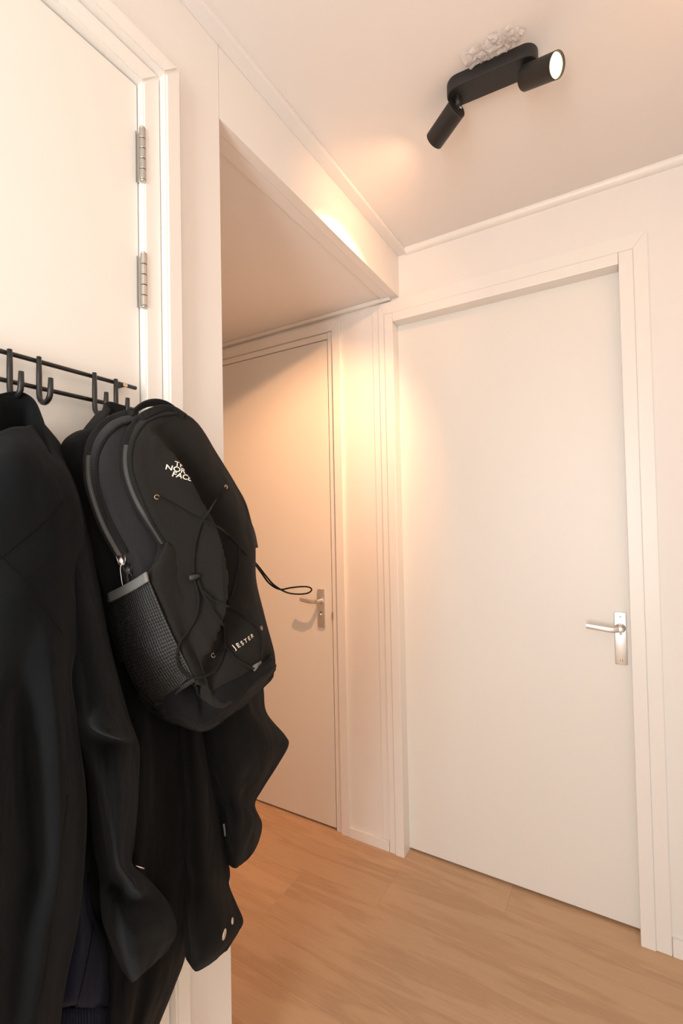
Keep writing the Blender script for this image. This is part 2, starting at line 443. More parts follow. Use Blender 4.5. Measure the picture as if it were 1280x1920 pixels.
def hinge(zc, parent):
    h = empty('hinge'); h.parent = parent
    hx, hy = .004, D3['y1']-.002
    L = .105; n = 5; g = L/n
    for i in range(n):
        z0 = zc-L/2+i*g
        lathe('knuckle', Vector((hx, hy, z0+.0006)), Vector((0, 0, 1)), [(.0062, 0), (.0068, .0008), (.0068, g-.002), (.0062, g-.0012)], M['steel'], h, 18)
    g1 = lathe_geo(Vector((hx, hy, zc-L/2-.004)), Vector((0, 0, 1)), [(.004, 0), (.006, .001), (.0062, .0045)], 18)
    g2 = lathe_geo(Vector((hx, hy, zc+L/2-.0005)), Vector((0, 0, 1)), [(.0064, 0), (.006, .003), (.003, .005)], 18)
    link('hinge_pin', mesh('pin', *join_geo([g1, g2])), M['steel'], h, True)
    boxes('hinge_leaf', [(-.0118, -.0098, hy-.0055, hy+.001, zc-L/2, zc+L/2)], M['steel'], h, .0006)
for zc in (2.193, 1.937, .30): hinge(zc, d3)
# added entrance door, unseen behind the camera, glazed to account for the daylight
fd = boxes('added_door_4', [(WIN['x0']-.08, WIN['x0'], YF-.08, YF-.02, 0, WIN['z1']+.08), (WIN['x1'], WIN['x1']+.08, YF-.08, YF-.02, 0, WIN['z1']+.08),
    (WIN['x0'], WIN['x1'], YF-.08, YF-.02, 0, WIN['z0']), (WIN['x0'], WIN['x1'], YF-.08, YF-.02, WIN['z1'], WIN['z1']+.08)], M['gloss'], kind='structure')
boxes('pane', [(WIN['x0'], WIN['x1'], YF-.055, YF-.049, WIN['z0'], WIN['z1'])], M['glass'], fd)

# ------------------------------------------------------------------ ceiling spot lamp
lamp = empty('ceiling_spot_lamp', (.55, -.650, ZC))
tag(lamp, 'black ceiling spot bar with two cylinder heads, the right bulb glowing', 'ceiling lamp')
inv = Matrix.Translation(-Vector(lamp.location))
def lpart(name, v, f, mt, smooth=True, parent=None):
    o = link(name, mesh(name, [inv @ Vector(a) for a in v], f), mt, parent or lamp)
    if smooth: shade_auto(o.data, 40)
    return o
rot = R(3.5); c0 = Vector((.55, -.650, 0))
def pill(hx, rr, z, n=14):
    out = []
    for s in (1, -1):
        for i in range(n+1):
            a = -math.pi/2+math.pi*i/n
            p = Vector((s*(hx+math.cos(a)*rr), s*math.sin(a)*rr, 0)); p.rotate(Matrix.Rotation(rot, 3, 'Z'))
            out.append(c0+p+Vector((0, 0, z)))
    return out
v = []; layers = [(.0325, ZC), (.0335, ZC-.002), (.0335, ZC-.030), (.0325, ZC-.0335), (.0305, ZC-.0345)]
for rr, z in layers: v += pill(.082, rr, z)
n = 30
f = [(l*n+i, l*n+(i+1) % n, (l+1)*n+(i+1) % n, (l+1)*n+i) for l in range(len(layers)-1) for i in range(n)]
f += [tuple(range(n)), tuple(reversed(range((len(layers)-1)*n, len(layers)*n)))]
lpart('canopy', v, f, M['lampb'])
def head(start, d, stem_from, lit):
    d = d.normalized(); L, r = .100, .0275
    h = lpart('lamp_head', *lathe_geo(start, d, [(.004, -.0005), (r-.002, 0), (r, .002), (r, L), (r-.0014, L), (r-.0018, L-.014), (.004, L-.016)], 40), M['lampb'])
    # swivel stem
    lpart('swivel', *tube_geo(crom([stem_from, stem_from+Vector((0, 0, -.016)), start+d*.004], 10), .0075, 14), M['lampb'], parent=None)
    u, q = frame_of(d)
    sj = start-d*.004
    lpart('swivel_screw', *lathe_geo(sj-u*.010, u, [(.004, 0), (.0045, .001), (.0045, .019), (.004, .020)], 14), M['screw'])
    bulb = lpart('bulb', *lathe_geo(start, d, [(.0252, L-.0130), (.0252, L-.006), (.023, L-.004), (.012, L-.003), (.003, L-.0025)], 32), M['bulb'], parent=None)
    # reflector bulb: a soft core beam and a wide weak spill from the same lens
    for watt, aim, cone in lit:
        sp = bpy.data.lights.new('bulb_light', 'SPOT'); sp.energy = watt; sp.color = LAMP_COL
        sp.spot_size = R(cone); sp.spot_blend = 1.0; sp.shadow_soft_size = .015
        so = bpy.data.objects.new('bulb_light', sp); COL.objects.link(so)
        so.parent = lamp
        so.matrix_local = Matrix.Translation(inv @ (start+d*(L+.0005))) @ aim.to_track_quat('-Z', 'Y').to_matrix().to_4x4()
M['bulb'] = emit('bulb_glow', (1.0, .74, .40), 2.6)
head(Vector((.458, -.645, 2.576)), Vector((-.83, .50, -.20)), Vector((.463, -.655, ZC-.034)), [(LAMP_W, Vector((-1.25, .38, -1.40)), 78), (7.0, Vector((-.86, .42, -.42)), 124)])
head(Vector((.631, -.640, 2.575)), Vector((.80, -.42, -.42)), Vector((.632, -.645, ZC-.034)), [(26.0, Vector((.80, -.42, -.42)), 138)])
# crumpled clear film sticking out from under the lamp base
rnd = random.Random(11)
v, f = [], []
for part in range(5):
    cx, cy = .525+.022*part+rnd.uniform(-.006, .006), -.705-rnd.uniform(-.008, .022)
    n = 7; o0 = len(v); s = rnd.uniform(.016, .026); an = rnd.uniform(0, 3)
    for i in range(n):
        for j in range(n):
            a, b = (i/(n-1)-.5)*2*s, (j/(n-1)-.5)*2*s
            x = cx+a*math.cos(an)-b*math.sin(an); y = cy+a*math.sin(an)+b*math.cos(an)
            x += rnd.uniform(-.003, .003); y += rnd.uniform(-.003, .003)
            y = min(y, -.684)
            v.append((x, y, ZC-.001-abs(noise.noise(Vector((x*70, y*70, part*5.3))))*.013-rnd.uniform(0, .003)))
    f += [(o0+i*n+j, o0+i*n+j+1, o0+(i+1)*n+j+1, o0+(i+1)*n+j) for i in range(n-1) for j in range(n-1)]
o = link('plastic_film', mesh('film', v, f), M['film'])
tag(o, 'crumpled clear plastic film poking out beside the ceiling lamp base', 'plastic film')

# ------------------------------------------------------------------ coat rack on the cupboard door
rack = empty('coat_rack', (-.012, -1.6, 1.70))
tag(rack, 'black wire coat rack with two rods and J hooks on the cupboard door', 'coat rack')
rinv = Matrix.Translation(-Vector(rack.location))
def rpart(name, pts, rad, mt=None, seg=12):
    v, f = tube_geo(pts, rad, seg)
    return link(name, mesh(name, [rinv @ Vector(p) for p in v], f), mt or M['rack'], rack, True)
a = PX(0, 658, .008); b = PX(255, 728, .008); dr = (b-a); 
rpart('rod', [a-dr*2.6, a, b-dr*.004, b], [.0038, .0038, .0038, .003])
a2 = PX(0, 711, .008); b2 = PX(256, 769, .008); d2_ = (b2-a2)
rpart('rod', [a2-d2_*2.6, a2, b2-d2_*.004, b2], [.0038, .0038, .0038, .003])
def hook(px, py):
    t = PX(px, py, .0155)
    y, z = t.y, t.z
    pts = [Vector((.0155, y, z)), Vector((.0155, y, z-.03)), Vector((.0155, y, z-.058))]
    for i in range(1, 8):
        an = math.pi*i/8; pts.append(Vector((.0155+.0165*(1-math.cos(an)), y, z-.060-.0165*math.sin(an))))
    pts += [Vector((.0485, y, z-.058)), Vector((.0495, y, z-.040))]
    rad = [.0036]+[.0042]*(len(pts)-2)+[.0036]
    rpart('hook', pts, rad)
for q in [(18, 655), (73, 669), (177, 699), (217, 711), (-55, 636), (-150, 610)]: hook(*q)
for q in [(235, 722), (-100, 630)]:
    p = PX(q[0], q[1], .0115)
    g = lathe_geo(p, Vector((1, 0, 0)), [(.0046, -.0005), (.0046, .0006), (.0035, .0014), (.0015, .0014), (.0012, .0005)], 16)
    link('mounting_screw', mesh('mounting_screw', [rinv @ Vector(a) for a in g[0]], g[1]), M['brass'], rack, True)
    g = lathe_geo(p, Vector((-1, 0, 0)), [(.003, 0), (.003, .0235)], 12)
    link('standoff', mesh('standoff', [rinv @ Vector(a) for a in g[0]], g[1]), M['rack'], rack, True)

# ------------------------------------------------------------------ soft goods: helpers
def fbm(p, oct=3):
    s, a = 0, 1
    for i in range(oct):
        s += a*noise.noise(p); p = p*2.03; a *= .5
    return s
def net_geo(rows, nu=40, nv=60, back=.05, xmin=-.009, nb=10, amp=.003, nscale=(9, 9, 4), seed=0.0, open_back=False, capb=True):
    """rows of (px, py, x): dense Catmull-Rom front surface, closed behind towards the wall"""
    R_ = [crom([PX(*c) if isinstance(c, tuple) else c for c in r], nu) for r in rows]
    cols = [crom([r[i] for r in R_], nv) for i in range(nu)]
    grid = [[cols[i][j] for i in range(nu)] for j in range(nv)]
    # wrinkles along the normal
    if amp:
        G = [[p.copy() for p in r] for r in grid]
        for j in range(nv):
            for i in range(1, nu-1):
                a = grid[j][i+1]-grid[j][i-1]; b = grid[min(j+1, nv-1)][i]-grid[max(j-1, 0)][i]
                n = b.cross(a)
                if n.length < 1e-9: continue
                n.normalize(); p = grid[j][i]
                e = min(1, i/4, (nu-1-i)/4)
                G[j][i] = p+n*amp*e*fbm(Vector((p.x*nscale[0], p.y*nscale[1], p.z*nscale[2]))+Vector((seed, seed*.7, seed*1.3)))*1.3
        grid = G
    V, Fc = [], []
    if open_back:
        for r in grid: V += r
        for j in range(nv-1):
            for i in range(nu-1):
                a = j*nu+i; Fc.append((a, a+1, a+nu+1, a+nu))
        return V, Fc, grid
    w = nu+nb
    for j in range(nv):
        r = grid[j]; V += r
        A, B = r[-1], r[0]
        for k in range(1, nb+1):
            t = k/(nb+1); q = A.lerp(B, t); dx = back*math.sin(math.pi*t)**.6
            q.x = max(q.x-dx, min(xmin, q.x-.002)) if q.x-dx < xmin else q.x-dx
            V.append(q)
    for j in range(nv-1):
        for i in range(w):
            a, b = j*w+i, j*w+(i+1) % w
            Fc.append((a, b, b+w, a+w))
    for j, rev in ((0, True), (nv-1, False)):
        c = sum((V[j*w+i] for i in range(w)), Vector())/w
        V.append(c); ci = len(V)-1
        for i in range(w):
            a, b = j*w+i, j*w+(i+1) % w
            Fc.append((ci, b, a) if rev else (ci, a, b))
    return V, Fc, grid
def thing_mesh(name, V, Fc, mt, root, smooth=True):
    t = Vector(root.location)
    me = mesh(name, [Vector(p)-t for p in V], Fc)
    o = link(name, me, mt, root, smooth); return o
def bvh(*geos):
    V, Fc = join_geo([(g[0], g[1]) for g in geos]); return BVHTree.FromPolygons(V, Fc)
def hit(b, px, py, off=.002):
    d = ray(px, py).normalized(); l, n, i, dist = b.ray_cast(CAM, d)
    if l is None: return None
    if n.dot(d) > 0: n = -n
    return l+n*off
def trace(b, pts, n=40, off=.002, fallback=.2):
    """pixel polyline -> points lying on the surface b"""
    q = crom([Vector((p[0], p[1], 0)) for p in pts], n)
    out = []; last = None
    for p in q:
        h = hit(b, p.x, p.y, off)
        if h is None:
            h = PX(p.x, p.y, last.x if last else fallback)
        out.append(h); last = h
    for _ in range(2):
        out = [out[0]]+[(out[i-1]+out[i]*2+out[i+1])/4 for i in range(1, len(out)-1)]+[out[-1]]
    return out
def seam(name, b, pts, root, mt, rad=.0009, n=40, off=.0006, parent=None):
    p = trace(b, pts, n, off); V, Fc = tube_geo(p, rad, 6)
    o = thing_mesh(name, V, Fc, mt, root)
    if parent: o.parent = parent
    return o

# ------------------------------------------------------------------ jacket hanging by its collar (blue-black)
jk = empty('jacket', (.10, -1.62, .62))
tag(jk, 'black jacket with raised collar hanging from the rack beside the backpack', 'jacket')
ROWS = [
 [(-110,850,.05),(-60,828,.10),(-10,812,.135),(25,800,.14),(55,797,.11),(80,790,.03)],
 [(-150,930,.06),(-70,900,.15),(-10,875,.185),(45,850,.19),(88,845,.15),(119,840,.045)],
 [(-165,1010,.07),(-80,985,.17),(-10,960,.205),(60,930,.205),(120,905,.175),(152,908,.06)],
 [(-175,1100,.08),(-85,1075,.185),(-10,1050,.215),(70,1020,.215),(140,985,.18),(175,1005,.07)],
 [(-180,1200,.08),(-90,1170,.20),(-10,1150,.235),(60,1125,.235),(125,1100,.20),(190,1110,.09)],
 [(-180,1300,.08),(-90,1275,.21),(-15,1260,.245),(45,1245,.245),(100,1225,.255),(139,1240,.215)],
 [(-180,1400,.08),(-90,1385,.215),(-15,1370,.255),(42,1360,.225),(105,1350,.265),(144,1345,.225)],
 [(-180,1520,.08),(-90,1510,.22),(-15,1500,.265),(52,1500,.222),(110,1500,.268),(163,1500,.23)],
 [(-180,1640,.08),(-90,1630,.225),(-15,1630,.268),(55,1630,.225),(108,1630,.268),(157,1640,.23)],
 [(-180,1740,.08),(-95,1735,.225),(-20,1735,.262),(35,1735,.242),(90,1740,.262),(145,1742,.225)],
 [(-180,1850,.08),(-95,1850,.225),(-25,1850,.262),(25,1850,.25),(75,1850,.26),(124,1845,.225)],
 [(-180,1960,.08),(-95,1965,.225),(-30,1970,.262),(15,1970,.255),(60,1970,.262),(108,1960,.225)],
 [(-175,2060,.08),(-95,2070,.22),(-30,2075,.255),(15,2075,.25),(55,2075,.255),(95,2060,.22)],
]
V, Fc, G = net_geo(ROWS, 64, 110, back=.07, amp=.0035, nscale=(10, 10, 3.5), seed=1.7)
jbody = (V, Fc)
thing_mesh('body', V, Fc, M['coatA'], jk)
SL = [
 [(100,980,.12),(125,985,.165),(150,985,.15),(172,1010,.08)],
 [(105,1080,.12),(135,1080,.185),(165,1085,.175),(188,1105,.09)],
 [(112,1170,.14),(145,1170,.205),(180,1175,.20),(205,1200,.12)],
 [(128,1250,.17),(160,1250,.225),(195,1255,.22),(224,1275,.15)],
 [(140,1320,.19),(172,1325,.245),(210,1325,.245),(243,1345,.18)],
 [(150,1350,.20),(182,1366,.285),(222,1380,.28),(255,1378,.20)],
 [(160,1388,.195),(192,1388,.222),(226,1394,.235),(262,1405,.195)],
 [(176,1450,.19),(200,1452,.248),(230,1452,.25),(261,1455,.19)],
 [(186,1520,.185),(206,1520,.25),(232,1520,.25),(258,1520,.185)],
 [(196,1580,.185),(212,1580,.25),(232,1580,.25),(252,1582,.185)],
 [(205,1625,.185),(219,1628,.255),(236,1625,.255),(249,1620,.19)],
 [(203,1652,.18),(222,1660,.202),(252,1664,.272),(280,1650,.20)],
 [(198,1685,.18),(224,1695,.232),(265,1695,.225),(314,1690,.20)],
 [(200,1735,.18),(232,1745,.262),(280,1735,.262),(330,1728,.20)],
 [(211,1770,.18),(238,1785,.265),(285,1770,.26),(330,1752,.205)],
 [(226,1806,.19),(246,1812,.262),(286,1795,.255),(322,1768,.205)],
 [(246,1842,.215),(256,1838,.25),(280,1818,.25),(312,1786,.215)],
]
V, Fc, G = net_geo(SL, 40, 110, back=.06, amp=.0022, nscale=(14, 14, 7), seed=5.1)
jsl = (V, Fc)
thing_mesh('sleeve', V, Fc, M['coatA'], jk)
# second sleeve on the far side, hanging outside the picture
SL2 = [[(-150,1000,.06),(-120,985,.12),(-95,985,.13),(-70,1000,.08)],
 [(-185,1200,.06),(-160,1190,.17),(-130,1190,.20),(-100,1200,.15)],
 [(-215,1450,.07),(-185,1440,.19),(-150,1440,.23),(-115,1450,.18)],
 [(-225,1700,.07),(-195,1700,.19),(-160,1700,.23),(-125,1700,.18)],
 [(-230,1900,.08),(-205,1905,.19),(-170,1905,.22),(-140,1900,.18)]]
V, Fc, G = net_geo(SL2, 30, 60, back=.06, amp=.003, seed=8.3)
thing_mesh('sleeve', V, Fc, M['coatA'], jk)
# raised collar: a band standing around the neck opening, hooked at its middle
RIM = [(-95,845,.14),(-72,790,.10),(-35,756,.052),(5,741,.034),(38,738,.034),(62,752,.05),(77,785,.085),(88,822,.12),(93,850,.145)]
BOT = [(-100,900,.16),(-80,870,.09),(-40,850,.035),(5,840,.018),(38,838,.018),(66,842,.03),(84,860,.08),(94,885,.13),(98,905,.165)]
def collar(rim, bot, th, root, mt):
    n = 48
    a = crom([PX(*p) for p in rim], n); b = crom([PX(*p) for p in bot], n)
    rows_in, rows_out = [], []
    for s in range(8):
        t = s/7
        ri, ro = [], []
        for i in range(n):
            p = a[i].lerp(b[i], t)
            tg = (a[min(i+1, n-1)]-a[max(i-1, 0)]).normalized(); nrm = tg.cross(b[i]-a[i]).normalized()
            bul = .006*math.sin(math.pi*t)
            ri.append(p+nrm*(-bul)); ro.append(p+nrm*(-bul-th))
        rows_in.append(ri); rows_out.append(ro)
    loop = rows_out[::-1]+rows_in
    # rounded rim
    mid = [(rows_in[0][i]+rows_out[0][i])/2+(a[i]-b[i]).normalized()*th*.5 for i in range(n)]
    loop = rows_out[::-1]+[mid]+rows_in
    m_ = len(loop); V = [p for r in loop for p in r]; Fc = []
    for j in range(m_):
        for i in range(n-1):
            q = j*n+i; r = ((j+1) % m_)*n+i
            Fc.append((q, q+1, r+1, r))
    Fc.append(tuple(j*n for j in range(m_))); Fc.append(tuple(reversed([j*n+n-1 for j in range(m_)])))
    return V, Fc
V, Fc = collar(RIM, BOT, .006, jk, None)
thing_mesh('collar', V, Fc, M['coatA'], jk)
t = crom([PX(*p) for p in [(-95,845,.144),(-72,789,.104),(-35,755,.056),(5,740,.038),(38,737,.038),(62,751,.054),(77,784,.089),(88,821,.124),(93,849,.149)]], 50)
V, Fc = tube_geo(t, .0022, 8); thing_mesh('collar_edge', V, Fc, M['coatA'], jk)
# hanging loop over the hook
t = crom([PX(*p) for p in [(22,752,.028),(27,744,.032),(33,739,.036),(39,744,.032),(44,752,.028)]], 16)
V, Fc = tube_geo(t, .003, 8); thing_mesh('hanging_loop', V, Fc, M['coatB'], jk)
bj = bvh(jbody)
for pts in ([(-5,1052),(40,1015),(85,975),(128,930)], [(-3,1040),(25,1068),(52,1100),(77,1133),(118,1190)],
            [(126,1490),(118,1560),(108,1640),(98,1720),(87,1806),(74,1870),(63,1925),(52,1990)]):
    seam('seam', bj, pts, jk, M['coatB'], .0007, 40, .0002)
bs = bvh(jsl)
p0 = hit(bs, 251, 1624, .001) or PX(251, 1624, .2)
V, Fc = tube_geo([p0, p0+Vector((.004, .006, -.005)), p0+Vector((.006, .011, -.009))], .0012, 6)
thing_mesh('zip_pull', V, Fc, M['silver'], jk)

# ------------------------------------------------------------------ navy jacket showing below the black one
nv_ = empty('knit_hem_jacket', (.08, -1.5, .62))
tag(nv_, 'navy jacket with ribbed hem showing below the black jacket', 'jacket')
NR = [
 [(60,1000,-.005),(90,1000,.05),(120,1000,.05),(150,1000,-.005)],
 [(50,1200,.0),(90,1200,.10),(120,1200,.10),(160,1200,.0)],
 [(50,1450,.02),(95,1450,.13),(125,1450,.13),(165,1450,.03)],
 [(50,1600,.03),(110,1600,.155),(140,1600,.155),(165,1640,.05)],
 [(40,1690,.04),(130,1690,.175),(152,1690,.178),(177,1708,.07)],
 [(30,1760,.05),(125,1760,.18),(165,1760,.186),(201,1752,.08)],
 [(25,1820,.05),(110,1820,.18),(165,1815,.19),(214,1800,.09)],
 [(20,1872,.05),(110,1872,.19),(165,1872,.195),(217,1862,.10)],
 [(20,1895,.05),(110,1890,.182),(165,1890,.186),(216,1885,.10)],
 [(20,1960,.05),(110,1960,.18),(165,1960,.185),(215,1950,.10)],
 [(20,2010,.05),(110,2010,.18),(160,2010,.18),(210,2000,.10)],
]
V, Fc, G = net_geo(NR[:9], 40, 80, back=.05, amp=.004, nscale=(18, 18, 10), seed=3.3)
nb_ = (V, Fc); thing_mesh('body', V, Fc, M['navy'], nv_)
V, Fc, G = net_geo(NR[8:], 150, 12, back=.05, amp=0)
# knitted ribs
for j in range(12):
    for i in range(150):
        V[j*160+i] = V[j*160+i]+Vector((.0022, -.001, 0))*math.sin(i*1.15)
thing_mesh('ribbed_hem', V, Fc, M['navy'], nv_)
seam('seam', bvh(nb_), [(175,1735),(165,1790),(152,1850),(143,1890)], nv_, M['coatB'], .001, 30, .0003)

# ------------------------------------------------------------------ coat hanging behind the backpack
ct = empty('coat', (.06, -1.33, .50))
tag(ct, 'long black coat with snap button cuffs hanging behind the backpack', 'coat')
CR = [
 [(170,850,-.006),(215,835,.02),(260,830,.028),(300,838,.02),(335,855,-.006)],
 [(150,950,-.006),(215,930,.045),(275,930,.05),(330,940,.045),(375,960,-.006)],
 [(160,1100,-.006),(225,1090,.08),(290,1090,.085),(350,1095,.075),(400,1110,.0)],
 [(165,1250,-.006),(235,1250,.11),(300,1250,.115),(355,1250,.10),(405,1260,.01)],
 [(165,1380,.0),(240,1380,.145),(300,1380,.15),(350,1380,.13),(395,1390,.03)],
 [(165,1520,.02),(240,1520,.165),(295,1520,.16),(345,1520,.15),(385,1530,.05)],
 [(165,1660,.02),(235,1660,.17),(285,1660,.165),(335,1660,.155),(372,1665,.06)],
 [(165,1780,.02),(230,1780,.175),(275,1780,.165),(315,1780,.16),(350,1784,.07)],
 [(165,1850,.02),(225,1850,.175),(265,1850,.165),(300,1850,.16),(328,1848,.07)],
 [(165,1920,.02),(220,1920,.175),(250,1920,.165),(275,1920,.16),(299,1920,.07)],
 [(165,2010,.02),(210,2010,.17),(230,2010,.165),(248,2010,.155),(266,2005,.07)],
 [(165,2090,.03),(200,2090,.16),(215,2090,.155),(230,2090,.15),(245,2085,.07)],
]
V, Fc, G = net_geo(CR, 54, 110, back=.06, amp=.005, nscale=(16, 16, 4), seed=2.2)
cbody = (V, Fc); thing_mesh('body', V, Fc, M['coatB'], ct)
S1 = [   # bent sleeve beside the backpack
 [(318,905,-.004),(335,900,.02),(352,902,.02),(366,915,-.004)],
 [(345,985,-.002),(368,980,.035),(388,984,.035),(404,996,-.002)],
 [(378,1070,.01),(402,1064,.06),(424,1068,.06),(442,1080,.01)],
 [(398,1140,.03),(425,1135,.08),(448,1138,.08),(466,1150,.03)],
 [(395,1220,.06),(430,1215,.10),(462,1215,.10),(484,1225,.05)],
 [(380,1290,.10),(420,1285,.15),(462,1280,.15),(494,1290,.08)],
 [(368,1335,.13),(410,1335,.185),(465,1325,.18),(500,1336,.10)],
 [(372,1380,.13),(420,1375,.20),(490,1370,.19),(534,1378,.13)],
 [(378,1405,.13),(425,1400,.205),(495,1400,.195),(541,1397,.14)],
 [(385,1440,.13),(430,1435,.205),(490,1435,.19),(523,1431,.13)],
 [(397,1478,.13),(432,1475,.20),(468,1475,.185),(492,1480,.13)],
 [(405,1505,.13),(436,1502,.195),(462,1502,.18),(478,1509,.13)],
 [(413,1540,.13),(440,1535,.205),(470,1535,.195),(491,1543,.13)],
 [(418,1575,.13),(440,1572,.20),(465,1570,.19),(487,1572,.13)],
 [(421,1605,.135),(440,1602,.19),(458,1600,.185),(474,1600,.135)],
 [(426,1622,.145),(436,1625,.175),(444,1627,.175),(452,1622,.145)],
]
V, Fc, G = net_geo(S1, 44, 120, back=.06, amp=.003, nscale=(16, 16, 12), seed=7.7, xmin=.02)
cs1 = (V, Fc); thing_mesh('sleeve', V, Fc, M['coatB'], ct)
S2 = [   # straight sleeve ending in the cuff with the snaps
 [(330,1260,.10),(345,1255,.14),(362,1255,.14),(378,1262,.10)],
 [(332,1380,.12),(352,1378,.17),(372,1378,.17),(392,1385,.12)],
 [(336,1480,.13),(360,1478,.185),(385,1478,.185),(408,1485,.13)],
 [(338,1570,.13),(366,1568,.19),(395,1568,.19),(421,1572,.14)],
 [(341,1630,.13),(370,1628,.195),(402,1628,.195),(431,1634,.14)],
 [(343,1665,.13),(372,1662,.195),(404,1660,.195),(430,1660,.14)],
 [(346,1710,.14),(375,1708,.20),(412,1700,.20),(443,1693,.15)],
 [(350,1755,.15),(378,1755,.205),(418,1742,.205),(456,1726,.155)],
 [(354,1790,.155),(380,1788,.205),(416,1770,.205),(448,1746,.16)],
 [(358,1812,.165),(380,1806,.20),(410,1788,.20),(436,1766,.165)],
 [(366,1822,.175),(384,1814,.19),(406,1800,.19),(426,1782,.175)],
]
V, Fc, G = net_geo(S2, 40, 110, back=.05, amp=.002, nscale=(14, 14, 8), seed=9.4, xmin=.02)
cs2 = (V, Fc); sl2 = thing_mesh('sleeve', V, Fc, M['coatB'], ct)
b2 = bvh(cs2)
for (px, py, r) in [(420, 1752, .0078), (435, 1727, .0052)]:
    p = hit(b2, px, py, 0); q = hit(b2, px+2, py, 0); s_ = hit(b2, px, py+3, 0)
    nrm = (q-p).cross(s_-p).normalized()
    if nrm.dot(ray(px, py)) > 0: nrm = -nrm
    g = lathe_geo(p-nrm*.0008, nrm, [(r, 0), (r, .0016), (r*.86, .0024), (r*.5, .0022), (r*.2, .0022)], 24)
    thing_mesh('snap_button', *g, M['snap'], ct)
p = PX(421, 1556, .175)
V, Fc = tube_geo([p+Vector((0, -.002, .012)), p, p+Vector((0, .001, -.012))], .002, 6, flat=(.0035, .001), wdir=Vector((.5, .8, 0)))
thing_mesh('size_tag', V, Fc, M['grey'], ct)

# ------------------------------------------------------------------ backpack
bp = empty('backpack', (.10, -1.36, 1.14))
tag(bp, 'black backpack with bungee cord and white lettering hanging over the coat', 'backpack')
def PLN(px, py, x0, k=.2, z0=1.62):
    d = ray(px, py); t = (x0+k*(z0-CAM.z)-CAM.x)/(d.x+k*d.z); return CAM+d*t
def pillow(outline, thick, k=.2, x0=.08, n=96, rings=16, edge=.55, bulge=.012, side=.6, disp=None, amp=.0025, seed=0.0):
    """padded bag layer: outline [(y,z)] in the tilted hanging plane, rounded rim, soft front; returns V,F"""
    pts = crom([Vector((0, a, b)) for a, b in outline], n, closed=True)
    c = sum(pts, Vector())/n
    base = lambda z: x0+k*(1.62-z)
    V, Fc = [], []
    def P(i, s, h):
        # s: scale towards the medial column, h: height over the base plane
        p = pts[i]
        cy = c.y+(p.z-c.z)*0.06
        m_ = Vector((0, cy, c.z+(p.z-c.z)*.35))
        q = m_+(p-m_)*s
        return Vector((base(q.z)+h, q.y, q.z))
    ringdef = [(.96, 0), (1.0, thick*.12), (1.0, thick*side), (.985, thick*.86), (.955, thick*.97), (.91, thick)]
    m2 = rings
    for r in range(1, m2+1):
        s = .91*(1-r/m2)
        ringdef.append((max(s, .0), thick+bulge*(1-(s/.91)**2)))
    for s, h in ringdef:
        for i in range(n): V.append(P(i, max(s, .004), h))
    R_ = len(ringdef)
    for j in range(R_-1):
        for i in range(n):
            a, b = j*n+i, j*n+(i+1) % n
            Fc.append((a, b, b+n, a+n))
    Fc.append(tuple(reversed(range(n))))
    Fc.append(tuple(range((R_-1)*n, R_*n)))
    fr = n*4
    for i in range(fr, len(V)):
        p = V[i]
        j = i//n
        e = min(1, (j-3)/4)
        dx = amp*1.3*fbm(Vector((p.x*8, p.y*17, p.z*11))+Vector((seed, seed, seed)))*e
        if disp: dx += disp(p)*e
        V[i] = p+Vector((dx, -dx*.25, dx*.2))
    return V, Fc
yz = lambda px, py, x0: (lambda p: (p.y, p.z))(PLN(px, py, x0))
# back compartment
A_L = [yz(*q, .075) for q in [(186,801),(150,808),(124,832),(126,872),(141,912),(161,980),(186,1050),(206,1116),(228,1200),(262,1288),(302,1330)]]
A_R = [(-1.33,1.135),(-1.25,1.155),(-1.215,1.21),(-1.21,1.29),(-1.215,1.37),(-1.225,1.45),(-1.24,1.53),(-1.265,1.575),(-1.31,1.60),(-1.37,1.612),(-1.42,1.610)]
VA, FA = pillow(A_L+A_R, .050, x0=.055, seed=1.1, bulge=.004, side=.75)
thing_mesh('back_compartment', VA, FA, M['packD'], bp)
# middle compartment (between the two zips)
B_L = [yz(*q, .125) for q in [(240,779),(202,792),(177,818),(166,850),(167,900),(181,950),(197,992),(228,1047),(243,1095),(262,1160),(285,1230),(310,1290)]]
B_R = [(-1.36,1.15),(-1.27,1.16),(-1.238,1.21),(-1.238,1.29),(-1.244,1.37),(-1.252,1.45),(-1.268,1.53),(-1.288,1.57),(-1.32,1.592),(-1.38,1.606)]
VB, FB = pillow(B_L+B_R, .048, x0=.108, seed=2.7, bulge=.004, side=.72, amp=.003)
mid = thing_mesh('middle_compartment', VB, FB, M['packS'], bp)
